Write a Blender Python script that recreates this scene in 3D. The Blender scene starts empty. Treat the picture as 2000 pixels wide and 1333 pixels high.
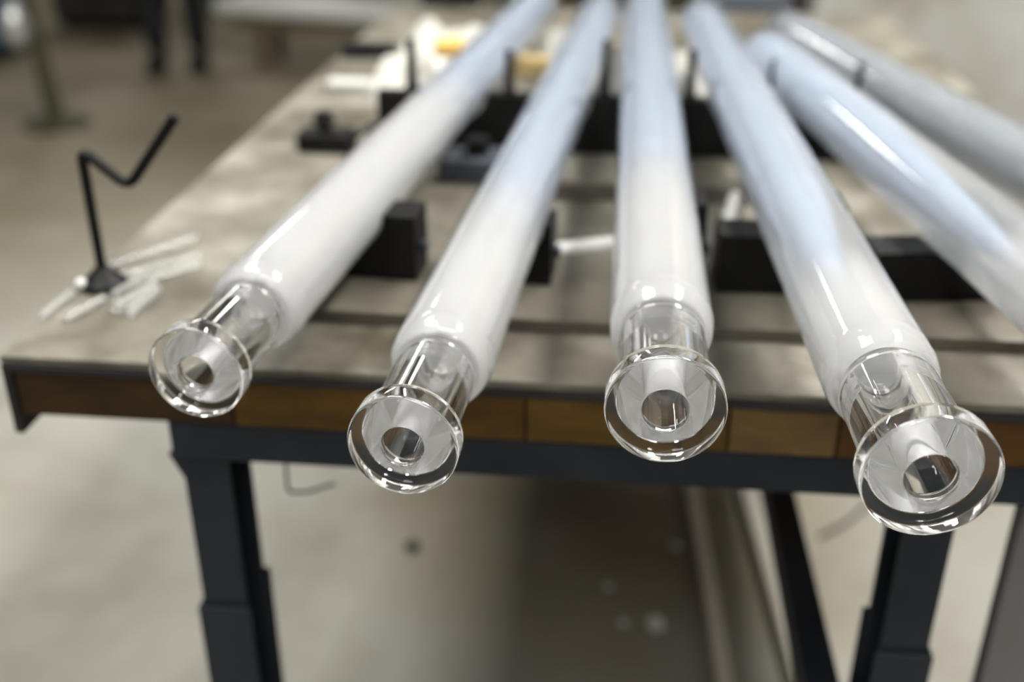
import bpy, bmesh, math, random
from mathutils import Vector, Matrix, noise
random.seed(7)
C = bpy.context.scene.collection
SC = bpy.context.scene
R = 0.035                       # glass tube radius in metres
TABLE = 0.85                    # bench height
AXIS = TABLE + 2.5 * R          # nominal height of the tube axes

# ------------------------------------------------------------------ camera
F_PX, PITCH, YAW, ROLL, CAMH = 2138.8, 0.4622, 0.097, 0.0027, 9.3568 * R + AXIS
cp, sp, cy, sy = math.cos(PITCH), math.sin(PITCH), math.cos(YAW), math.sin(YAW)
FWD = Vector((-sy * cp, cy * cp, -sp))
r0 = Vector((cy, sy, 0)); u0 = r0.cross(FWD)
RGT = r0 * math.cos(ROLL) + u0 * math.sin(ROLL)
UP = u0 * math.cos(ROLL) - r0 * math.sin(ROLL)
EYE = Vector((0, 0, CAMH))
cd = bpy.data.cameras.new('camera'); cam = bpy.data.objects.new('camera', cd); C.objects.link(cam)
m = Matrix((RGT, UP, -FWD)).transposed().to_4x4(); m.translation = EYE
cam.matrix_world = m
cd.sensor_width = 36; cd.lens = F_PX / 2000 * 36; cd.clip_start = 0.02
cd.dof.use_dof = True
cd.dof.focus_distance = (Vector((3.0 * R, 15.8 * R, AXIS + .7 * R)) - EYE).dot(FWD)
cd.dof.aperture_fstop = 2.8
SC.camera = cam

# ------------------------------------------------------------------ world, lamps, exposure
w = bpy.data.worlds.new('world'); SC.world = w; w.use_nodes = True
bg = w.node_tree.nodes['Background']; bg.inputs[0].default_value = (1.0, .95, .84, 1); bg.inputs[1].default_value = 0.07
def lamp(name, x, y, z, sx, sy_, power, target=None, col=(1, .985, .95)):
    l = bpy.data.lights.new(name, 'AREA'); l.shape = 'RECTANGLE'; l.size = sx; l.size_y = sy_
    l.energy = power; l.color = col
    o = bpy.data.objects.new(name, l); C.objects.link(o); o.location = (x, y, z)
    if target: o.rotation_euler = (Vector(target) - o.location).to_track_quat('-Z', 'Y').to_euler()
    return o
lamp('ceiling_or_fill_lamp', -1.45, 1.6, 3.4, .6, 3.2, 76)
lamp('ceiling_or_fill_lamp', -.9, .6, 3.4, .6, 2.6, 62)
lamp('ceiling_or_fill_lamp', 1.32, 1.6, 3.4, .5, 2.6, 190)
lamp('ceiling_or_fill_lamp', .1, -1.8, 3.2, 1.6, .6, 28, (.1, .8, .8))  # unseen fill behind the camera, added to brighten timber edge, beam and flanges
lamp('ceiling_or_fill_lamp', -3.25, 7.7, 3.3, 1.1, .8, 50)
SC.view_settings.view_transform = 'Standard'; SC.view_settings.look = 'None'
SC.view_settings.exposure = 0.2; SC.view_settings.gamma = 1; SC.view_settings.use_curve_mapping = False
SC.cycles.max_bounces = 24; SC.cycles.transmission_bounces = 24; SC.cycles.glossy_bounces = 12
SC.cycles.diffuse_bounces = 4; SC.cycles.blur_glossy = 0.3; SC.cycles.sample_clamp_indirect = 40
SC.cycles.use_denoising = True

# ------------------------------------------------------------------ helpers
def ray(u, v):
    return FWD + RGT * ((u - 1000) / F_PX) - UP * ((v - 666.5) / F_PX)
def at_z(u, v, z):               # where the sight line of a pixel meets a height
    d = ray(u, v); return EYE + d * ((z - EYE.z) / d.z)
def at_y(u, v, y):
    d = ray(u, v); return EYE + d * (y / d.y)

def mat(name, color, rough=.5, metal=0, **kw):
    m = bpy.data.materials.new(name); m.use_nodes = True
    b = m.node_tree.nodes['Principled BSDF']
    b.inputs['Base Color'].default_value = (*color, 1); b.inputs['Roughness'].default_value = rough
    b.inputs['Metallic'].default_value = metal
    if max(color) < .13: b.inputs['Specular IOR Level'].default_value = .2
    for k, v in kw.items(): b.inputs[k].default_value = v
    return m
def mottle(m, stops, scale=6, detail=6, coords='Object', bump=0.0, rough=.6, stretch=(1, 1, 1), distort=0.0):
    """noise driven colour ramp (+ optional fine bump) into the principled base colour"""
    nt = m.node_tree; b = nt.nodes['Principled BSDF']
    tc = nt.nodes.new('ShaderNodeTexCoord'); mp = nt.nodes.new('ShaderNodeMapping')
    mp.inputs['Scale'].default_value = stretch
    nz = nt.nodes.new('ShaderNodeTexNoise'); nz.inputs['Scale'].default_value = scale
    nz.inputs['Detail'].default_value = detail; nz.inputs['Roughness'].default_value = rough; nz.inputs['Distortion'].default_value = distort
    cr = nt.nodes.new('ShaderNodeValToRGB'); e = cr.color_ramp.elements
    while len(e) < len(stops): e.new(.5)
    for i, (p, c) in enumerate(stops): e[i].position = p; e[i].color = (*c, 1)
    L = nt.links.new
    L(tc.outputs[coords], mp.inputs[0]); L(mp.outputs[0], nz.inputs[0]); L(nz.outputs[0], cr.inputs[0]); L(cr.outputs[0], b.inputs['Base Color'])
    if bump:
        bp = nt.nodes.new('ShaderNodeBump'); bp.inputs['Strength'].default_value = bump; bp.inputs['Distance'].default_value = .002
        n2 = nt.nodes.new('ShaderNodeTexNoise'); n2.inputs['Scale'].default_value = scale * 12
        L(mp.outputs[0], n2.inputs[0]); L(n2.outputs[0], bp.inputs['Height']); L(bp.outputs[0], b.inputs['Normal'])
    return m

def box(bm, x0, x1, y0, y1, z0, z1, bev=0.0):
    vs = [bm.verts.new(p) for p in ((x0,y0,z0),(x1,y0,z0),(x1,y1,z0),(x0,y1,z0),(x0,y0,z1),(x1,y0,z1),(x1,y1,z1),(x0,y1,z1))]
    fs = [bm.faces.new([vs[i] for i in f]) for f in ((3,2,1,0),(4,5,6,7),(0,1,5,4),(1,2,6,5),(2,3,7,6),(3,0,4,7))]
    if bev:
        es = list({e for f in fs for e in f.edges})
        bmesh.ops.bevel(bm, geom=es, offset=bev, segments=2, profile=.5, affect='EDGES')
def prism(bm, pts, axis, a, b):
    """extrude a 2-D outline along an axis ('x' or 'y')"""
    def P(p, t): return (t, p[0], p[1]) if axis == 'x' else (p[0], t, p[1])
    va = [bm.verts.new(P(p, a)) for p in pts]; vb = [bm.verts.new(P(p, b)) for p in pts]
    n = len(pts)
    bm.faces.new(va); bm.faces.new(vb[::-1])
    for i in range(n): bm.faces.new((va[i], vb[i], vb[(i+1) % n], va[(i+1) % n]))
    bmesh.ops.recalc_face_normals(bm, faces=bm.faces)
def tube(bm, pts, r, seg=10, cap=True):
    pts = [Vector(p) for p in pts]; rs = r if isinstance(r, (list, tuple)) else [r] * len(pts)
    rings = []; ref = None
    for i, p in enumerate(pts):
        t = ((pts[i] - pts[i-1]).normalized() if i else Vector()) + ((pts[i+1] - pts[i]).normalized() if i < len(pts)-1 else Vector())
        t.normalize()
        if ref is None: ref = t.orthogonal().normalized()
        ref = (ref - t * ref.dot(t)).normalized(); q = t.cross(ref)
        k = 1.0
        rings.append([bm.verts.new(p + (ref * math.cos(a) + q * math.sin(a)) * rs[i] * k) for a in (2*math.pi*j/seg for j in range(seg))])
    for A, B in zip(rings, rings[1:]):
        for j in range(seg): bm.faces.new((A[j], A[(j+1) % seg], B[(j+1) % seg], B[j]))
    if cap: bm.faces.new(rings[0][::-1]); bm.faces.new(rings[-1])
def smooth_path(pts, bend=.02, n=5):
    """round the corners of a polyline"""
    pts = [Vector(p) for p in pts]; out = [pts[0]]
    for a, b, c in zip(pts, pts[1:], pts[2:]):
        p, q = b + (a-b).normalized()*bend, b + (c-b).normalized()*bend
        for i in range(n+1):
            t = i/n; out.append(p*(1-t)**2 + b*2*t*(1-t) + q*t*t)
    return out + [pts[-1]]
def lathe(bm, prof, seg=96, closed=False, patch=False):
    """revolve (radius, y) pairs around the local Y axis; closed joins last to first"""
    rings = []
    for r, y in prof:
        if r < 1e-6: rings.append([bm.verts.new((0, y, 0))])
        else: rings.append([bm.verts.new((r*math.cos(a), y, r*math.sin(a))) for a in (2*math.pi*j/seg for j in range(seg))])
    pairs = list(zip(rings, rings[1:])) + ([(rings[-1], rings[0])] if closed else [])
    for A, B in pairs:
        for j in range(seg):
            k = (j+1) % seg
            if len(A) == 1 and len(B) == 1: continue
            if len(A) == 1: bm.faces.new((A[0], B[k], B[j]))
            elif len(B) == 1: bm.faces.new((A[j], A[k], B[0]))
            else: bm.faces.new((A[j], A[k], B[k], B[j]))
    if patch: bmesh.ops.reverse_faces(bm, faces=bm.faces)      # an open piece of a closed skin keeps the skin's own outward side
    else: bmesh.ops.recalc_face_normals(bm, faces=bm.faces)
def zone(m, axis, a, b, tint):
    """multiply the base colour by a tint past a line on the ground (darker and browner further back)"""
    nt = m.node_tree; bsdf = nt.nodes['Principled BSDF']; src = bsdf.inputs['Base Color'].links[0].from_socket
    tc = nt.nodes.new('ShaderNodeTexCoord'); sx = nt.nodes.new('ShaderNodeSeparateXYZ'); mr = nt.nodes.new('ShaderNodeMapRange')
    nz = nt.nodes.new('ShaderNodeTexNoise'); nz.inputs['Scale'].default_value = 1.6; ad = nt.nodes.new('ShaderNodeMath'); ad.operation = 'MULTIPLY_ADD'; ad.inputs[1].default_value = 1.2
    mx = nt.nodes.new('ShaderNodeMix'); mx.data_type = 'RGBA'; mx.blend_type = 'MULTIPLY'; mx.inputs[7].default_value = (*tint, 1)
    mr.inputs['From Min'].default_value = a + .6; mr.inputs['From Max'].default_value = b + .6
    L = nt.links.new
    L(tc.outputs['Object'], sx.inputs[0]); L(tc.outputs['Object'], nz.inputs[0]); L(nz.outputs[0], ad.inputs[0]); L(sx.outputs[axis], ad.inputs[2])
    L(ad.outputs[0], mr.inputs[0]); L(mr.outputs[0], mx.inputs[0]); L(src, mx.inputs[6]); L(mx.outputs[2], bsdf.inputs['Base Color'])
def arc(cx, cy_, rr, a0, a1, n=6):
    return [(cx + rr*math.cos(math.radians(a0+(a1-a0)*i/n)), cy_ + rr*math.sin(math.radians(a0+(a1-a0)*i/n))) for i in range(n+1)]
def obj(name, bm, material, parent=None, smooth=False, angle=40):
    me = bpy.data.meshes.new(name); bm.normal_update(); bm.to_mesh(me); bm.free()
    if smooth:
        me.shade_smooth()
        me.set_sharp_from_angle(angle=math.radians(angle))
    if material: me.materials.append(material)
    o = bpy.data.objects.new(name, me); C.objects.link(o)
    if parent: o.parent = parent
    return o
def tag(o, label, cat, group=None):
    o['label'] = label; o['category'] = cat
    if group: o['group'] = group
    return o
def thing(name, label, cat, loc=(0, 0, 0), rotz=0, group=None):
    o = bpy.data.objects.new(name, None); C.objects.link(o); o.empty_display_size = .05
    o.location = loc; o.rotation_euler = (0, 0, rotz)
    return tag(o, label, cat, group)
def part(name, parent, material, *boxes, bev=.001, label=None):
    bm = bmesh.new()
    for b in boxes: box(bm, *b, bev=bev)
    o = obj(name, bm, material, parent)
    if label: o['label'] = label
    return o
def structure(name, bm, material):
    o = obj(name, bm, material); o['kind'] = 'structure'; return o

# ------------------------------------------------------------------ materials
M = {}
M['glass'] = mat('clear_glass', (1, 1, 1), 0.0, **{'IOR': 1.46, 'Transmission Weight': 1.0})
M['floor'] = mottle(mat('concrete', (.4, .38, .34), .42), [(.25, (.17, .155, .12)), (.5, (.30, .288, .25)), (.75, (.41, .398, .36))], 1.3, 8, distort=.6)
def stain_and_shade(m, centre, r0_, r1_, tint):
    """an oil-brown ragged patch on the ground, with the shade under the bench painted in"""
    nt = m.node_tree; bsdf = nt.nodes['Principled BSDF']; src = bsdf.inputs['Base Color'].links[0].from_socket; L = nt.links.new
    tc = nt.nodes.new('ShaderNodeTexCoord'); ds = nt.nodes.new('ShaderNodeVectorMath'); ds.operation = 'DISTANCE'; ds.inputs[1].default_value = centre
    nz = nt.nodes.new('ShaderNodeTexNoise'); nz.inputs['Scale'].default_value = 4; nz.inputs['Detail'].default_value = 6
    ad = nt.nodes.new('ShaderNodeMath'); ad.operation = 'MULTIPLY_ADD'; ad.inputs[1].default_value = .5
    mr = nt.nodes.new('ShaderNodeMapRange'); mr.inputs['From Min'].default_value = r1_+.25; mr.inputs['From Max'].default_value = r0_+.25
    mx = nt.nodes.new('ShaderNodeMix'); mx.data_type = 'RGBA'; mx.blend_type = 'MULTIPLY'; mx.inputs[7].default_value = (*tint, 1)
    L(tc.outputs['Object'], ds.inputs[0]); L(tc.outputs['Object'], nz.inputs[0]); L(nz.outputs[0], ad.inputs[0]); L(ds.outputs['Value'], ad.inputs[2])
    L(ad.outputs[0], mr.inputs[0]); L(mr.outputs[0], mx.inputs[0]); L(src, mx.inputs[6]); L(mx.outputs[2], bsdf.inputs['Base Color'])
stain_and_shade(M['floor'], (.02, 1.75, 0), .15, .55, (.72, .66, .50))  # brown floor under the bench, some of its shade put into the colour
zone(M['floor'], 1, 2.2, 3.4, (.70, .63, .50))
M['wall'] = mottle(mat('painted_wall', (.6, .58, .52), .8), [(.35, (.20, .175, .12)), (.5, (.31, .30, .27)), (.65, (.38, .37, .35))], 2.2, 5)
M['backwall'] = mottle(mat('far_wall', (.2, .19, .17), .8), [(.3, (.15, .14, .12)), (.7, (.24, .23, .2))], 1.5, 4)
M['top'] = mottle(mat('bench_sheet', (.4, .38, .33), .5), [(.32, (.058, .050, .033)), (.5, (.130, .119, .092)), (.7, (.25, .236, .198))], 9, 8, bump=.1)
M['plate'] = mottle(mat('base_plate_steel', (.25, .22, .18), .45, .2), [(.3, (.085, .075, .055)), (.7, (.165, .15, .12))], 12, 6)
M['edge'] = mat('dark_edge', (.035, .035, .035), .5, .4)
M['apron'] = mottle(mat('apron_iron', (.05, .05, .04), .5, .4), [(.3, (.02, .02, .018)), (.7, (.05, .05, .045))], 14)
M['frame'] = mottle(mat('blue_grey_paint', (.03, .036, .046), .45), [(.3, (.012, .016, .024)), (.7, (.024, .030, .040))], 9)
M['black'] = mottle(mat('black_iron', (.02, .02, .02), .5, .2), [(.3, (.005, .005, .005)), (.7, (.012, .012, .012))], 30)
M['dgrey'] = mat('dark_grey_iron', (.06, .065, .08), .5, .3)
M['white'] = mottle(mat('white_sheet', (.8, .8, .76), .5), [(.3, (.36, .35, .30)), (.6, (.47, .465, .43))], 6)
M['rod'] = mat('pale_glass', (.95, .95, .93), .08, **{'IOR': 1.46, 'Transmission Weight': .85})
M['whitebar'] = mat('white_quartz', (.6, .6, .57), .3)
M['amber'] = mottle(mat('amber', (.7, .42, .08), .5), [(.3, (.55, .33, .08)), (.7, (.8, .52, .14))], 20)
M['tan'] = mottle(mat('tan_card', (.5, .38, .17), .7), [(.3, (.36, .28, .13)), (.7, (.6, .45, .2))], 20)
M['cable'] = mat('cable_black', (.03, .03, .03), .6)

def core_mat(name, white_to, near, far, tr, clear):
    """milky inner rod: snow white near its front end, paler and bluer further along its own length"""
    m = bpy.data.materials.new(name); m.use_nodes = True; nt = m.node_tree; nt.nodes.clear(); L = nt.links.new
    out = nt.nodes.new('ShaderNodeOutputMaterial'); tc = nt.nodes.new('ShaderNodeTexCoord'); sx = nt.nodes.new('ShaderNodeSeparateXYZ')
    nz = nt.nodes.new('ShaderNodeTexNoise'); nz.inputs['Scale'].default_value = 9; nz.inputs['Detail'].default_value = 3
    mp = nt.nodes.new('ShaderNodeMapping'); mp.inputs['Scale'].default_value = (2.2, .35, 2.2)
    ad = nt.nodes.new('ShaderNodeMath'); ad.operation = 'MULTIPLY_ADD'; ad.inputs[1].default_value = .16; 
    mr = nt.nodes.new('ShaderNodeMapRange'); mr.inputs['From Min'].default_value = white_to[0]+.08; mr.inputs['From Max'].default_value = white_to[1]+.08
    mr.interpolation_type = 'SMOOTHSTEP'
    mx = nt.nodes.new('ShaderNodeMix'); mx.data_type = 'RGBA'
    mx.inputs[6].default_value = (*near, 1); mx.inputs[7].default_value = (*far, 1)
    df = nt.nodes.new('ShaderNodeBsdfDiffuse'); tl = nt.nodes.new('ShaderNodeBsdfTranslucent'); ms = nt.nodes.new('ShaderNodeMixShader'); ms.inputs[0].default_value = tr
    L(tc.outputs['Object'], sx.inputs[0]); L(tc.outputs['Object'], mp.inputs[0]); L(mp.outputs[0], nz.inputs[0])
    L(nz.outputs[0], ad.inputs[0]); L(sx.outputs[1], ad.inputs[2]); L(ad.outputs[0], mr.inputs[0]); L(mr.outputs[0], mx.inputs[0])
    for s in (df, tl): L(mx.outputs[2], s.inputs[0])
    L(df.outputs[0], ms.inputs[1]); L(tl.outputs[0], ms.inputs[2])
    tp = nt.nodes.new('ShaderNodeBsdfTransparent'); m2 = nt.nodes.new('ShaderNodeMixShader'); k = nt.nodes.new('ShaderNodeMath'); k.operation = 'MULTIPLY'; k.inputs[1].default_value = clear
    L(mr.outputs[0], k.inputs[0]); L(k.outputs[0], m2.inputs[0]); L(ms.outputs[0], m2.inputs[1]); L(tp.outputs[0], m2.inputs[2]); L(m2.outputs[0], out.inputs[0])
    return m
M['inner'] = mat('bluish_rod', (.47, .56, .71), .5)
M['inner_grey'] = mat('grey_rod', (.42, .45, .49), .5)

# ------------------------------------------------------------------ room
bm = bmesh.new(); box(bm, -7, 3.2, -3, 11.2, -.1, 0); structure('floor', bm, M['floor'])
bm = bmesh.new(); box(bm, .47, 3.2, 2.80, 2.95, 0, 3.6); structure('wall_right', bm, M['wall'])
bm = bmesh.new(); box(bm, -7, 3.2, 11, 11.2, 0, 3.6); structure('wall_back', bm, M['backwall'])

# ------------------------------------------------------------------ workbench
X0, X1, Y0, Y1 = -.50, .56, .7585, 2.45
bench = thing('workbench', 'long industrial workbench with pale worn top, timber edge and blue-grey steel legs', 'workbench', (0, Y0, 0))
def B(x0, x1, y0, y1, z0, z1): return (x0, x1, y0 - Y0, y1 - Y0, z0, z1)
part('top_sheet', bench, M['top'], B(X0, X1, Y0, Y1, TABLE-.008, TABLE), bev=.0015)
part('edge_strip', bench, M['edge'], B(X0+.004, X1-.004, Y0-.0015, Y0+.004, TABLE-.0145, TABLE-.0082), bev=.0005)
joints = [X0+.009, -.305, -.062, .058, .100, .185, .34, X1-.004]
wood = [(.045, .024, .008), (.10, .052, .009), (.122, .068, .012), (.11, .060, .010), (.145, .085, .020), (.10, .045, .009), (.085, .043, .009)]
for a, b, c in zip(joints, joints[1:], wood):
    wm = mottle(mat('timber', c, .65), [(.25, tuple(k*.5 for k in c)), (.55, c), (.8, tuple(min(1, k*1.5) for k in c))], 14, 7, stretch=(1, .3, 3), bump=.15)
    part('timber_block', bench, wm, B(a, b-.0015, Y0+.001, Y1-.004, TABLE-.056, TABLE-.0148), bev=.0015)
part('side_apron', bench, M['apron'], B(X0, X0+.008, Y0-.001, Y1, TABLE-.074, TABLE-.0082), bev=.001)
# steel under-frame
fz1, fz0 = TABLE-.0565, TABLE-.094
part('front_beam', bench, M['frame'], B(-.366, .54, Y0+.004, Y0+.05, fz0, fz1), bev=.002)
part('rear_beam', bench, M['frame'], B(-.366, .54, Y1-.06, Y1-.012, fz0, fz1), bev=.002)
for x in (-.339, .272):
    part('side_beam', bench, M['frame'], B(x-.02, x+.02, Y0+.0505, Y1-.0605, fz0, fz1), bev=.002)
def leg(x, y, xs):
    a, b = (x-.02, x-.014) if xs > 0 else (x+.014, x+.02)          # a channel: two flanges and a web, open to the inside
    l = part('leg', bench, M['frame'], B(x-.02, x+.02, y, y+.006, .012, fz0-.0005), B(x-.02, x+.02, y+.049, y+.055, .012, fz0-.0005), B(a, b, y+.006, y+.049, .012, fz0-.0005), bev=.0008)
    a, b = (x-.0245, x-.0203) if xs > 0 else (x+.0203, x+.0245)
    part('lower_sleeve', l, M['frame'], B(x-.0245, x+.0245, y-.0045, y-.0003, .012, fz0-.16), B(x-.0245, x+.0245, y+.0553, y+.0595, .012, fz0-.16), B(a, b, y-.0003, y+.0553, .012, fz0-.16), bev=.0008)
    part('foot_plate', l, M['frame'], B(x-.045, x+.045, y-.02, y+.075, 0, .0115), bev=.001)
    bm = bmesh.new(); prism(bm, [(x-.0205*xs, fz0-.0008), (x-.0205*xs, fz0-.03), (x-.034*xs, fz0-.0008)], 'y', y+.006-Y0, y+.012-Y0)
    obj('gusset', bm, M['frame'], l)
for x, s in ((-.339, 1), (.270, -1)):
    leg(x, Y0+.006, s); leg(x, Y1-.075, s)
part('stretcher', bench, M['frame'], B(.205, .2385, Y0+.02, Y1-.0805, .46, .50), bev=.002)

# ------------------------------------------------------------------ glass tubes
NE = 2.50                       # neck length in tube radii
# one fused skin of clear glass in three pieces: flange, neck (outside and bore), shell
def neck_bm(fr):
    s = R; ro, ri = .80*fr, .39*fr
    bm = bmesh.new()
    lathe2(bm, [[(ri, 2.92), (ri, 2.0), (ri, 1.0), (ri, .03)], [(ro, .50), (ro, 1.2), (ro, 1.9), (ro, NE)]]); return bm
def lathe2(bm, profs, seg=96):
    for p in profs:
        b2 = bmesh.new(); lathe(b2, [(a*R, c*R) for a, c in p], seg, patch=True)
        me = bpy.data.meshes.new('tmp'); b2.to_mesh(me); b2.free(); bm.from_mesh(me); bpy.data.meshes.remove(me)
def flange_bm(fr):
    ro, ri = 1.0*fr, .39*fr; b = .055
    p = [(ri, .03), (ri+.009, .009), (ri+.03, 0)] + arc(ro-b, b, b, -90, 0, 6) + arc(ro-.03, .44, .03, 0, 90, 4) + [(.83*fr, .47), (.808*fr, .478), (.80*fr, .50)]
    bm = bmesh.new(); lathe2(bm, [p]); return bm
def shell_bm(n_len, fr):
    k = fr
    p = [(.80*k, NE), (.815*k, NE+.02), (.825*k, NE+.06), (.82*k, NE+.22), (min(.84*k, .89), NE+.34), (.895, NE+.38)] \
        + [(.93, NE+.43), (.955, NE+.49), (.975, NE+.57), (.987, NE+.66), (.995, NE+.75), (1.0, NE+.84), (1.0, NE+.9), (1, NE+1.0), (1, NE+1.1)] + [(1.0, 3.7+(n_len-3.9)*i/12) for i in range(1, 13)] + [(.96, n_len-.05), (.5, n_len), (0, n_len)]
    q = [(0, 3.16), (.14*k, 3.15), (.26*k, 3.10), (.34*k, 3.03), (.39*k, 2.92)]
    bm = bmesh.new(); lathe2(bm, [q, p])
    for v in bm.verts:                                   # hand-worked weld: faint waves round the shoulder
        y = v.co.y/R
        if NE+.28 < y < NE+1.2 and v.co.xz.length > .8*R:
            f = 1 + .020*math.sin(math.pi*min(1, (y-NE-.28)/.9))*noise.noise(Vector((v.co.x*90, v.co.y*150+k*7, v.co.z*90)))
            v.co.x *= f; v.co.z *= f
    return bm
def core_bm(n_len, recess):
    s = R
    e = recess
    p = [(0, 3.185), (.24, 3.17), (.40, 3.06), (.47, 3.03+.1*e), (.56, 3.02+.2*e), (.66, 3.08+.35*e), (.75, 3.24+.42*e), (.82, 3.48+.48*e), (.88, 3.85+.5*e), (.92, 4.35+.5*e), (.95, 5.2)] \
        + [(.95, 6+(n_len-6.6)*i/10) for i in range(1, 11)] + [(.7, n_len-.3)]
    q = [(0, n_len-.3)]
    bm = bmesh.new(); lathe(bm, [(a*s, c*s) for a, c in p + q], 64); return bm
def rod_bm(n_len):
    s = R
    p = [(0, 4.2), (.06, 4.6), (.16, 7), (.27, 10.5), (.35, 14.5)] + [(.39, 17+(n_len-17.6)*i/6) for i in range(7)] + [(0, n_len-.6)]
    bm = bmesh.new(); lathe(bm, [(a*s, c*s) for a, c in p], 40); return bm
#         x       y        z       yaw     flange  far-y  white from/to   label
TUBES = [(-7.669, 17.425, -.366,  .0783, .9415, 60, (.5, .8), 'leftmost clear-ended quartz tube with milky core, pointing past the bent rod stand'),
         (-3.364, 15.472, -.480,  .0539, .9667, 58, (.22, .5), 'second quartz tube from the left, its clear flange lowest of the left pair'),
         ( 1.017, 15.958,  .195,  .0017, 1.0237, 58, (.25, .5), 'middle quartz tube running straight away with its clear flange facing the viewer'),
         ( 4.917, 14.272,  .237, -.0350, 1.0594, 52, (.14, .28), 'quartz tube with the largest and nearest clear flange at lower right'),
         ( 9.95,  17.7,    .0, -.1450, 1.05, 46.4, (.12, .24), 'white quartz tube leaving the right frame edge, nearest end cut off'),
         (15.8,   14.3,   -.2,   -.2200, 1.05, 53, None, 'rightmost grey translucent quartz tube beside the pale wall')]
tubes = []
for x, y, z, th, fr, far, wh, lab in TUBES:
    t = thing('quartz_tube', lab, 'glass tube', (x*R, y*R, AXIS + z*R), -th, 'quartz tubes on the bench')
    n = far - y
    obj('flange', flange_bm(fr), M['glass'], t, True, 50)
    obj('neck', neck_bm(fr), M['glass'], t, True, 50)
    sh = obj('glass_shell', shell_bm(n, fr), M['glass'], t, True, 50)
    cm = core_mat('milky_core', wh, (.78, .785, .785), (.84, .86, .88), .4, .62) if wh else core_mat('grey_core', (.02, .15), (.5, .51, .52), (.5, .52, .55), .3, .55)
    obj('milky_core', core_bm(n, 1.0 if fr > 1.055 else .45), cm, t, True, 60)
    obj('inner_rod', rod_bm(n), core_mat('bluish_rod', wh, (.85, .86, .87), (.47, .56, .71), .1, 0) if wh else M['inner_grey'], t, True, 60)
    tubes.append((x, y, z, th))
def tube_at(i, Y):               # axis x and height of tube i at world Y
    x, y, z, th = tubes[i]
    return (x - math.tan(-th) * (Y/R - y)) * R, AXIS + z*R

# ------------------------------------------------------------------ supports
PY0, PY1 = .848, 1.02
pl = part('base_plate', None, M['plate'], (-.30, .52, PY0, PY1, TABLE+.0004, TABLE+.0122), bev=.001)
tag(pl, 'flat brown steel plate on the bench under the black saddle blocks', 'steel plate')
names = ['under the leftmost tube', 'under the second tube from the left', 'under the middle tube', 'under the fourth tube from the left', 'under the fifth tube from the left', 'under the rightmost grey tube']
side = [(.050, .066, .45), (.046, .043, .6), (.030, .046, .45), (.062, .046, .66), (.073, .05, .62), (.055, .055, .62)]   # left reach, right reach, left arm height share
zb = TABLE + .0126
for i in range(6):
    Y = .945; x, za = tube_at(i, Y)
    b = thing('saddle_block', 'black iron saddle block ' + names[i], 'support block', (x, Y, zb), -tubes[i][3], 'saddle blocks along the base plate')
    h = za - zb; wl_, wr_, sh = side[i]; rr = R*1.04
    a0 = -180 if sh == 1 else -180 + math.degrees(math.asin((1-sh)*h/rr)) if (1-sh)*h < rr*.98 else -110
    angs = [a0*k/14 for k in range(15)]
    top = [(rr*math.cos(math.radians(a)), h + rr*math.sin(math.radians(a))) for a in angs]
    bm = bmesh.new(); prism(bm, [(-wl_, 0), (wr_, 0), (wr_, h), *top, (-wl_, top[-1][1])], 'y', -.022, .022); obj('saddle', bm, M['black'], b)
    part('clamp_screw', b, M['dgrey'], (wr_+.0003, wr_+.006, -.005, .005, h*.35, h*.35+.01), bev=.001)
# rear cross bar with pegs
cb = thing('cross_bar', 'long notched black bar standing across the bench beneath the tubes with upright pegs', 'support bar', (0, 1.37, TABLE))
top, pts = .074, []
for i in range(6):
    x, za = tube_at(i, 1.39); zc = za - TABLE; rr = R*(1.16 if i == 5 else 1.09)
    a1 = math.asin(max(-1, min(1, (top - zc)/rr)))
    for k in range(13):
        a = -math.pi - a1 + (math.pi + 2*a1)*k/12
        pts.append((x + rr*math.cos(a), zc + rr*math.sin(a)))
pts = [(-.31, top)] + pts + [(.42, top), (.42, .0004), (-.31, .0004)]
bm = bmesh.new(); prism(bm, pts, 'y', .008, .032); obj('bar', bm, M['black'], cb)
mids = [at_z(796, 190, TABLE+top).x] + [(tube_at(i, 1.39)[0] + tube_at(i+1, 1.39)[0])/2 for i in range(5)]
for x_, hh, r_ in zip(mids, (.065, .055, .07, .06, .05, .05), (.007, .006, .006, .006, .0035, .0045)):
    bm = bmesh.new(); tube(bm, [(x_, .02, top+.0003), (x_, .02, top+.008), (x_, .02, top+.012), (x_, .02, top+hh)], [r_*1.25, r_*1.15, r_, r_*.85], 14)
    obj('peg', bm, M['black'], cb, True)
# low bars and fixtures between the two supports
b = part('flat_bar', None, M['plate'], (-.10, .22, 1.20, 1.235, TABLE+.0004, TABLE+.02), bev=.001); tag(b, 'brown flat steel bar lying behind the saddle blocks', 'bar')
fx = thing('clamp_fixture', 'blue-grey iron fixture lying in front of the cross bar under second tube', 'fixture', (-.165, 1.27, TABLE))
part('body', fx, M['dgrey'], (-.045, .045, -.03, .03, .0004, .03), bev=.004)
bm = bmesh.new(); tube(bm, [(.0, -.005, .0305), (0, -.005, .05)], .014, 14); obj('knob', bm, M['black'], fx, True)

# ------------------------------------------------------------------ small things on the bench
st = thing('bent_rod_stand', 'black bent steel rod standing on the left edge of the bench', 'stand', at_z(205, 560, TABLE))
o = Vector(st.location)
bm = bmesh.new(); lathe(bm, [(0, 0.0004), (.021, .0004), (.021, .006), (.013, .013), (.0065, .020), (0, .020)], 24)
bm.transform(Matrix.Rotation(math.pi/2, 4, 'X')); obj('base', bm, M['black'], st, True)
yy = o.y
pts = [Vector((0, 0, .018)), at_y(165, 292, yy)-o, at_y(252, 366, yy)-o, at_y(342, 228, yy)-o]
pts[1].x = 0
bm = bmesh.new(); tube(bm, smooth_path(pts, .012), .0048, 12); obj('rod', bm, M['black'], st, True)

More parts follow.
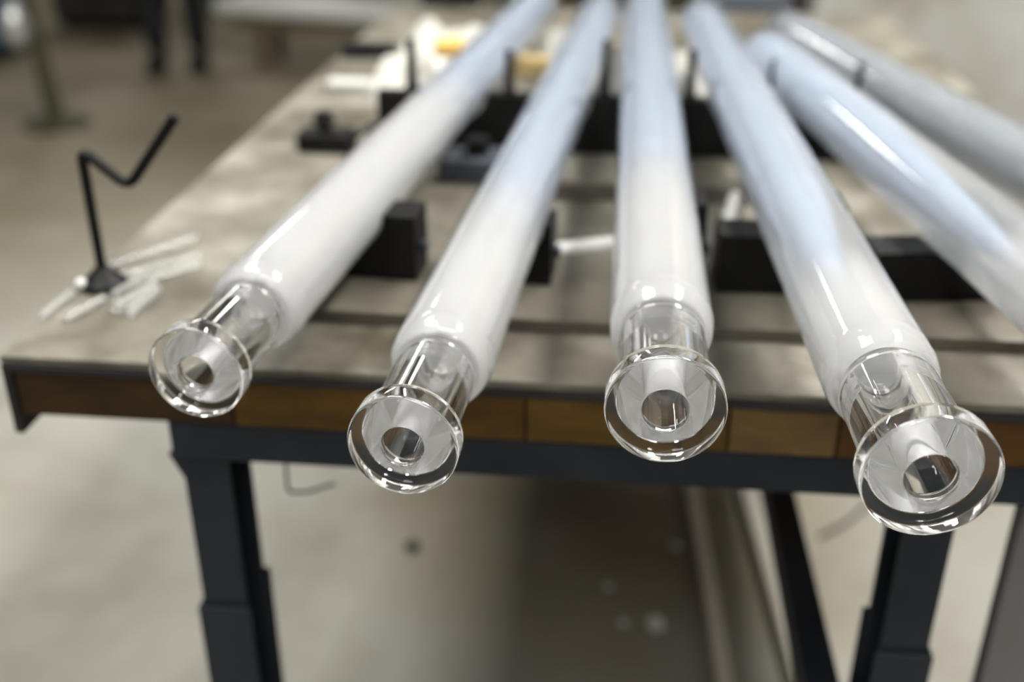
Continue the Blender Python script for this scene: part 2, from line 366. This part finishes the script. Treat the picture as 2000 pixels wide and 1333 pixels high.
rods = [((213, 520), (385, 462), .0032, 'thin clear glass rod nearest the far side of the scattered rods'),
        ((218, 542), (392, 497), .0032, 'clear glass rod running right from the foot of the bent stand'),
        ((285, 545), (392, 512), .0034, 'clear glass rod lying just below the long pair of rods'),
        ((222, 576), (285, 537), .0036, 'short glass rod in front of the bent stand foot, pointing up right'),
        ((224, 603), (300, 556), .0050, 'thick short glass rod with rounded near end beside the bent stand'),
        ((252, 612), (308, 566), .0046, 'second thick glass rod lying right beside the rounded one'),
        ((128, 622), (204, 582), .0038, 'glass rod lying left of the bent stand near the bench edge'),
        ((78, 622), (140, 572), .0040, 'glass rod lying along the left rim of the bench')]
for (a, b_, r_, lab) in rods:
    A, Bq = at_z(*a, TABLE+r_+.0005), at_z(*b_, TABLE+r_+.0005)
    cen = (A+Bq)/2
    bm = bmesh.new(); d = (Bq-A)/2
    tube(bm, [-d*1.0, -d*.985, d*.985, d], [r_*.6, r_, r_, r_*.6], 14)
    g = obj('glass_rod', bm, M['rod'], None, True, 50); g.location = cen; tag(g, lab, 'glass rod', 'glass rods scattered on the bench')
bm = bmesh.new(); bmesh.ops.create_uvsphere(bm, u_segments=20, v_segments=12, radius=.0062)
g = obj('glass_bead', bm, M['whitebar'], None, True, 180); g.location = at_z(159, 556, TABLE+.0065); tag(g, 'small round white quartz bead left of the bent rod foot', 'bead')
# clamp
cl = thing('toggle_clamp', 'black toggle clamp with round knob on the bench left of the tubes', 'clamp', at_z(640, 292, TABLE))
part('body', cl, M['black'], (-.036, .036, -.022, .022, .0004, .026), bev=.004)
bm = bmesh.new(); tube(bm, [(-.002, 0, .0262), (-.002, 0, .034), (-.002, 0, .036), (-.002, 0, .05)], [.010, .009, .015, .010], 18); obj('knob', bm, M['black'], cl, True)
bm = bmesh.new(); tube(bm, [(.0365, 0, .018), (.06, .01, .03), (.075, .012, .030)], .005, 12); obj('lever', bm, M['black'], cl, True)
# far black block, white strips
p = at_z(716, 116, TABLE)
k = part('black_block', None, M['black'], (p.x-.045, p.x+.045, p.y, p.y+.05, TABLE+.0004, TABLE+.022), bev=.003); tag(k, 'small black block on the far left of the bench', 'block')
p = at_z(705, 178, TABLE)
k = part('white_strip', None, M['whitebar'], (p.x-.055, p.x+.065, p.y, p.y+.03, TABLE+.0004, TABLE+.014), bev=.004); tag(k, 'short white bar on the bench left of the white bundle', 'bar')
for (a, b_, r_, lab) in (((1085, 470), (1205, 480), .010, 'white quartz rod lying crosswise between the second and middle tubes'),
                         ((1402, 500), (1440, 375), .008, 'pale quartz rod lying lengthwise between middle and fourth tubes')):
    A, Bq = at_z(*a, TABLE+r_+.013), at_z(*b_, TABLE+r_+.0005); 
    A.z = Bq.z = TABLE+r_+.0005
    bm = bmesh.new(); cen = (A+Bq)/2; d = (Bq-A)/2
    tube(bm, [-d, -d*.98, d*.98, d], [r_*.7, r_, r_, r_*.7], 16)
    g = obj('quartz_rod', bm, M['whitebar'], None, True, 50); g.location = cen; tag(g, lab, 'quartz rod')
# crumpled white bundle
def crumple(name, cx, cy_, sx, sy_, h, seed, label, material, cat):
    bm = bmesh.new(); nx, ny = 36, 24; V = []
    for j in range(ny+1):
        row = []
        for i in range(nx+1):
            a, b = i/nx*2-1, j/ny*2-1
            e = max(0, 1-abs(a)**4)*max(0, 1-abs(b)**4)
            n1 = noise.noise(Vector((a*2.2+seed, b*2.2, 0))); n2 = noise.noise(Vector((a*6+seed, b*6, 3)))
            z = .002 + h*e**.7*(.62+.45*n1+.18*n2)
            row.append(bm.verts.new((a*sx*(1+.08*n1), b*sy_*(1+.1*n2), max(.001, z))))
        V.append(row)
    top = [bm.faces.new((V[j][i], V[j][i+1], V[j+1][i+1], V[j+1][i])) for j in range(ny) for i in range(nx)]
    rim = [e for e in bm.edges if e.is_boundary]
    r_ = bmesh.ops.extrude_edge_only(bm, edges=rim)
    vs = [v for v in r_['geom'] if isinstance(v, bmesh.types.BMVert)]
    for v in vs: v.co.z = .0004
    bmesh.ops.holes_fill(bm, edges=[e for e in bm.edges if e.is_boundary], sides=0)
    bmesh.ops.recalc_face_normals(bm, faces=bm.faces)
    o = obj(name, bm, material, None, True, 60); o.location = (cx, cy_, TABLE); return tag(o, label, cat)
crumple('white_bundle', -.300, 1.84, .085, .20, .080, 1.3, 'tall crumpled white packing sheet on the bench left of the tubes, yellow block on top', M['white'], 'packing sheet')
crumple('white_bundle', -.112, 1.94, .022, .13, .062, 4.4, 'narrow crumpled white packing sheet between the two leftmost tubes', M['white'], 'packing sheet')
crumple('white_cloth', .06, 1.86, .09, .16, .018, 5.1, 'low white cloth on the bench under the far ends of the middle tubes', M['white'], 'cloth')
p = at_z(880, 95, TABLE+.07)
k = part('yellow_block', None, M['amber'], (p.x-.02, p.x+.02, p.y-.03, p.y+.02, TABLE+.062, TABLE+.084), bev=.004); tag(k, 'small yellow block lying on the white packing sheet', 'block')
p = at_z(1040, 150, TABLE)
k = part('tan_carton', None, M['tan'], (p.x-.03, p.x+.035, p.y, p.y+.04, TABLE+.0004, TABLE+.028), bev=.002); tag(k, 'small tan carton between the two left tubes behind the cross bar', 'carton')

# ------------------------------------------------------------------ under the bench
A = Vector((-.20, Y0+.06, fz0)); 
cpts = [at_y(562, 905, .86), at_y(562, 962, .86), at_y(600, 962, .87), at_y(655, 945, .88)]
c0 = Vector(cpts[0]); cpts[0].z = fz0+.0
bm = bmesh.new(); tube(bm, smooth_path(cpts, .006), .0016, 8); hk = obj('hanging_wire', bm, M['cable'])
tag(hk, 'thin dark bent wire hanging beneath the bench beam by the left leg', 'wire')
g0 = at_z(1600, 1050, .004); g1 = at_z(1690, 990, .004); g2 = g1 + (g1-g0)*.5
bm = bmesh.new(); tube(bm, [g0, (g0+g1)/2+Vector((.01, 0, 0)), g1, g2], .004, 8); o = obj('floor_cable', bm, M['cable'])
tag(o, 'dark cable lying on the bright floor between stretcher and right leg', 'cable')
M['rail'] = mottle(mat('floor_rail', (.5, .47, .4), .45, .1), [(.3, (.66, .62, .52)), (.7, (.80, .76, .68))], 5)
for (ua, va), (ub, vb), wd, lab in (((1352, 960), (1412, 1333), .011, 'pale flat rail on the floor under the bench, left of the pair'),
                                    ((1458, 960), (1562, 1333), .015, 'pale flat rail on the floor under the bench, beside the stretcher')):
    a, b = at_z(ua, va, .01), at_z(ub, vb, .01); d = (a-b).normalized(); n = Vector((d.y, -d.x, 0)); a = a + d*.6; b = b - d*.4
    bm = bmesh.new()
    q = [(b-n*wd), (b+n*wd), (a+n*wd), (a-n*wd)]
    vb_ = [bm.verts.new((v.x, v.y, .0004)) for v in q]; vt = [bm.verts.new((v.x, v.y, .03)) for v in q]
    bm.faces.new(vb_[::-1]); bm.faces.new(vt)
    for i in range(4): bm.faces.new((vb_[i], vb_[(i+1) % 4], vt[(i+1) % 4], vt[i]))
    bmesh.ops.bevel(bm, geom=bm.edges[:], offset=.002, segments=1, affect='EDGES')
    o = obj('floor_rail', bm, M['rail']); tag(o, lab, 'rail', 'rails on the floor under the bench')
M['chip'] = mat('quartz_chip', (.75, .75, .7), .3)
for i, (u, v, s_, lab) in enumerate(((1322, 1073, .011, 'pale quartz chip on the floor left of the rails, largest and highest'),
                            ((1187, 1150, .008, 'pale quartz chip on the dark floor below the middle tube')),
                            ((1218, 1220, .008, 'pale quartz chip on the floor near the bottom centre')),
                            ((1280, 1225, .014, 'elongated pale quartz chip on the floor left of the rails')))):
    bm = bmesh.new(); bmesh.ops.create_icosphere(bm, subdivisions=2, radius=s_)
    for vv in bm.verts:
        vv.co *= 1 + .3*noise.noise(vv.co*90 + Vector((i*5, 0, 0))); vv.co.z *= .4
        if i == 3: vv.co.y *= 1.6
    o = obj('quartz_chip', bm, M['chip']); p = at_z(u, v, 0); o.location = (p.x, p.y, s_*.45); tag(o, lab, 'chip')
bm = bmesh.new(); bmesh.ops.create_icosphere(bm, subdivisions=2, radius=.014)
for vv in bm.verts: vv.co *= 1 + .3*noise.noise(vv.co*80); vv.co.z *= .4
o = obj('dark_scrap', bm, M['black']); p = at_z(805, 1073, 0); o.location = (p.x, p.y, .007); tag(o, 'small dark scrap on the floor behind the left bench leg', 'scrap')
M['cab'] = mottle(mat('grey_panel', (.12, .12, .12), .5), [(.3, (.19, .19, .185)), (.7, (.25, .25, .255))], 5)
part('end_panel', bench, M['cab'], B(.362, .535, .815, .835, .08, fz0-.0005), bev=.002, label='grey sheet panel')

# ------------------------------------------------------------------ background of the workshop
# dark cabinet
M['dark'] = mottle(mat('dark_cabinet', (.03, .03, .03), .6), [(.3, (.022, .022, .02)), (.7, (.045, .042, .035))], 4)
p = at_z(110, 56, 0); q = at_z(300, 48, 0)
dc = thing('dark_cabinet', 'dark low cabinet against the back of the workshop, left of the person', 'cabinet', (p.x, p.y, 0))
W_ = q.x-p.x
part('body', dc, M['dark'], (0, W_, 0, .5, .05, .9), bev=.006)
part('plinth', dc, M['black'], (.02, W_-.02, .03, .47, 0, .0495), bev=.003)
for k in range(2):
    d_ = part('door', dc, M['dark'], (W_*k/2+.01, W_*(k+1)/2-.01, -.02, -.0005, .07, .88), bev=.004)
    part('handle', d_, M['edge'], (W_/2-.05 if k == 0 else W_/2+.03, W_/2-.03 if k == 0 else W_/2+.05, -.05, -.0205, .5, .65), bev=.004)
# teal bin
p = at_z(440, 22, 0)
M['teal'] = mat('teal_plastic', (.03, .12, .11), .5)
tb = thing('teal_bin', 'teal plastic bin on the floor behind the person', 'bin', (p.x, p.y+.2, 0))
bm = bmesh.new(); lathe(bm, [(0, 0), (.17, 0), (.21, .45), (.225, .46), (.225, .48), (.2, .48), (.17, .03), (0, .03)], 28)
bm.transform(Matrix.Rotation(math.pi/2, 4, 'X')); obj('body', bm, M['teal'], tb, True)
# trestle with long white tubes
M['brown'] = mottle(mat('brown_timber', (.12, .09, .05), .7), [(.3, (.08, .06, .035)), (.7, (.15, .115, .07))], 8, stretch=(1, 6, 6))
p = at_z(490, 122, .0); q = at_z(800, 146, .0)
tr = thing('trestle', 'low brown timber trestle on the floor beyond the bench', 'trestle', (p.x, p.y, 0))
L_ = (q-p).length; tr.rotation_euler = (0, 0, math.atan2(q.y-p.y, q.x-p.x))
part('plank', tr, M['brown'], (0, L_+.5, -.12, .14, .20, .24), bev=.004)
for x_ in (.1, L_+.3): 
    for y_ in (-.1, .08): part('leg', tr, M['brown'], (x_, x_+.05, y_, y_+.04, 0, .1995), bev=.003)
for k, (yo, rr, lab) in enumerate(((-.07, .05, 'long white tube lying on the near side of the low trestle'), (.05, .055, 'long white tube lying on the far side of the low trestle'))):
    bm = bmesh.new(); tube(bm, [(-.12+.05*k, yo, .2404+rr), (-.10+.05*k, yo, .2404+rr), (L_+.4, yo, .2404+rr), (L_+.42, yo, .2404+rr)], [rr*.8, rr, rr, rr*.8], 24)
    o = obj('white_tube', bm, M['whitebar'], None, True); o.location = tr.location; o.rotation_euler = tr.rotation_euler; tag(o, lab, 'tube', 'white tubes on the low trestle')
# left machine stand
M['blue'] = mat('blue_paint', (.05, .12, .22), .45)
M['olive'] = mat('olive_paint', (.055, .05, .03), .6)
M['silver'] = mat('dull_silver', (.55, .56, .55), .35, .6)
p = at_z(112, 245, 0)
ms = thing('machine_stand', 'dark olive floor stand with a silver head at the far left', 'stand', p)
bm = bmesh.new(); tube(bm, [(0, 0, .012), (-.03, .0, .45), (-.05, 0, .9), (-.05, 0, 1.0)], [.035, .03, .026, .02], 16); obj('post', bm, M['olive'], ms, True)
bm = bmesh.new(); lathe(bm, [(0, 0), (.14, 0), (.14, .015), (.05, .035), (0, .035)], 28); bm.transform(Matrix.Rotation(math.pi/2, 4, 'X')); obj('base', bm, M['olive'], ms, True)
bm = bmesh.new(); bmesh.ops.create_uvsphere(bm, u_segments=24, v_segments=14, radius=.075)
for vv in bm.verts: vv.co = Vector((vv.co.x*.8-.085, vv.co.y-.02, vv.co.z*1.3+.42))
obj('silver_head', bm, M['silver'], ms, True, 180)
bm = bmesh.new(); tube(bm, [(-.025, 0, .43), (-.09, -.01, .43)], .015, 12); obj('bracket', bm, M['olive'], ms, True)
p = at_z(-40, 150, 0)
bl = thing('blue_machine', 'blue painted machine base at the left frame edge', 'machine', (p.x-.5, p.y+.1, 0))
part('body', bl, M['blue'], (0, .46, 0, .6, .08, .75), bev=.012)
part('plinth', bl, M['dark'], (.03, .43, .03, .57, 0, .0795), bev=.004)
part('top_plate', bl, M['dgrey'], (-.02, .48, -.02, .62, .7505, .80), bev=.006)
# dark trolley and boxes behind the far tube ends
p = at_z(1300, 10, .55); 
p1 = Vector((.15, 3.0, 0))
tl = thing('dark_trolley', 'dark steel trolley standing beyond the far end of the bench', 'trolley', (-.48, 2.6, 0))
part('top', tl, M['dgrey'], (0, .92, 0, .5, .68, .72), bev=.005)
part('shelf', tl, M['dgrey'], (.02, .90, .02, .48, .25, .28), bev=.004)
for x_ in (.03, .85):
    for y_ in (.03, .43): part('leg', tl, M['dark'], (x_, x_+.04, y_, y_+.04, 0, .6795), bev=.003)
k = part('black_case', None, M['black'], (-.475, -.36, 2.62, 2.85, .7205, .88), bev=.01); tag(k, 'dark case on the trolley beyond the white packing sheet', 'case')
k = part('grey_box', None, M['dgrey'], (.20, .40, 2.7, 3.0, .7205, .835), bev=.01); tag(k, 'dark grey box on the trolley beyond the right hand tubes', 'box')

# ------------------------------------------------------------------ person standing far behind
def skin(name, joints, edges, material, parent, sub=2, root=0):
    me = bpy.data.meshes.new(name); me.from_pydata([j[0] for j in joints], edges, [])
    o = bpy.data.objects.new(name, me); C.objects.link(o)
    md = o.modifiers.new('skin', 'SKIN'); md.use_smooth_shade = True
    for i, j in enumerate(joints):
        r = j[1]; me.skin_vertices[0].data[i].radius = r if isinstance(r, tuple) else (r, r)
    me.skin_vertices[0].data[root].use_root = True
    o.modifiers.new('sub', 'SUBSURF').levels = sub; o.modifiers['sub'].render_levels = sub
    me.materials.append(material); o.parent = parent
    return o
p = at_z(352, 130, 0)
man = thing('person', 'person in black trousers and shoes standing far behind the bench', 'person', (p.x, p.y, 0), .25)
M['skin'] = mat('skin', (.55, .36, .27), .5); M['trouser'] = mottle(mat('black_trousers', (.012, .012, .014), .8), [(.3, (.008, .008, .01)), (.7, (.02, .02, .022))], 12)
M['jacket'] = mat('dark_jacket', (.03, .035, .05), .8); M['shoe'] = mat('black_shoe', (.01, .01, .01), .45); M['hair'] = mat('dark_hair', (.03, .02, .015), .7)
hx = .105
J = [((0, 0, .96), (.13, .10)), ((0, 0, 1.15), (.12, .09)), ((0, -.005, 1.35), (.15, .10)), ((0, 0, 1.47), (.07, .06)), ((0, -.01, 1.53), .05),
     ((0, -.015, 1.60), (.065, .075)), ((0, -.01, 1.68), (.072, .088)), ((0, 0, 1.745), (.045, .055))]
Ed = [(i, i+1) for i in range(7)]
for s in (-1, 1):
    n0 = len(J)
    J += [((s*.19, 0, 1.40), .048), ((s*.23, .01, 1.13), .038), ((s*.24, -.05, .90), .026), ((s*.24, -.06, .84), (.018, .035)), ((s*.24, -.065, .80), (.014, .036))]
    Ed += [(2, n0), (n0, n0+1), (n0+1, n0+2), (n0+2, n0+3), (n0+3, n0+4)]
    for k, ln in enumerate((.07, .08, .075, .06)):
        m0 = len(J); yk = -.095+.021*k
        J += [((s*.24, yk, .785), .0085), ((s*.243, yk-.004, .785-ln*.55), .008), ((s*.236, yk-.008, .785-ln), .0065)]
        Ed += [(n0+4, m0), (m0, m0+1), (m0+1, m0+2)]
    m0 = len(J); J += [((s*.235, -.105, .82), .010), ((s*.228, -.12, .785), .008)]; Ed += [(n0+3, m0), (m0, m0+1)]
    n0 = len(J); J += [((s*.09, 0, .88), .085), ((s*hx, -.01, .50), .055), ((s*hx, .01, .28), .05), ((s*hx, .01, .09), .035)]
    Ed += [(0, n0), (n0, n0+1), (n0+1, n0+2), (n0+2, n0+3)]
skin('body', J, Ed, M['skin'], man, 1)
T = [((0, 0, .98), (.145, .115)), ((0, 0, .90), (.14, .115))]; E2 = [(0, 1)]
for s in (-1, 1):
    n0 = len(T); T += [((s*.09, 0, .80), .10), ((s*hx, -.01, .50), .072), ((s*hx, .01, .28), .066), ((s*hx, .01, .07), .062)]; E2 += [(1, n0), (n0, n0+1), (n0+1, n0+2), (n0+2, n0+3)]
skin('trousers', T, E2, M['trouser'], man, 2)
T = [((0, 0, .93), (.15, .12)), ((0, 0, 1.15), (.14, .11)), ((0, -.005, 1.35), (.165, .115)), ((0, 0, 1.45), (.08, .07))]; E2 = [(0, 1), (1, 2), (2, 3)]
for s in (-1, 1):
    n0 = len(T); T += [((s*.19, 0, 1.40), .06), ((s*.23, .01, 1.13), .05), ((s*.24, -.045, .92), .038)]; E2 += [(2, n0), (n0, n0+1), (n0+1, n0+2)]
skin('jacket', T, E2, M['jacket'], man, 2)
skin('hair', [((0, .03, 1.62), (.07, .06)), ((0, .02, 1.71), (.078, .085)), ((0, .01, 1.76), (.05, .06))], [(0, 1), (1, 2)], M['hair'], man, 2)
for s in (-1, 1):
    bm = bmesh.new()
    rows = [(-.20, .012, .035, .03), (-.17, .035, .045, .04), (-.08, .05, .048, .06), (0, .05, .042, .09), (.06, .045, .038, .085), (.075, .02, .03, .06)]
    prev = None
    for (y_, _, wx, hz) in rows:
        ring = [bm.verts.new((s*hx+wx*math.cos(a), y_, max(.0, hz*.5+hz*.5*math.sin(a)))) for a in (2*math.pi*k/16 for k in range(16))]
        if prev:
            for k in range(16): bm.faces.new((prev[k], prev[(k+1) % 16], ring[(k+1) % 16], ring[k]))
        else: bm.faces.new(ring[::-1])
        prev = ring
    bm.faces.new(prev); bmesh.ops.recalc_face_normals(bm, faces=bm.faces)
    obj('shoe', bm, M['shoe'], man, True, 60)
for s in (-1, 1):
    bm = bmesh.new(); bmesh.ops.create_uvsphere(bm, u_segments=12, v_segments=8, radius=.012)
    o = obj('eye', bm, M['shoe'], man, True, 180); o.location = (s*.03, -.092, 1.655)
    bm = bmesh.new(); bmesh.ops.create_uvsphere(bm, u_segments=12, v_segments=8, radius=.022)
    for vv in bm.verts: vv.co.x *= .4; vv.co.z *= 1.4
    o = obj('ear', bm, M['skin'], man, True, 180); o.location = (s*.074, 0, 1.645)
bm = bmesh.new(); bmesh.ops.create_cone(bm, segments=10, radius1=.018, radius2=.006, depth=.05, cap_ends=True)
o = obj('nose', bm, M['skin'], man, True, 180); o.location = (0, -.098, 1.63); o.rotation_euler = (.3, 0, 0)
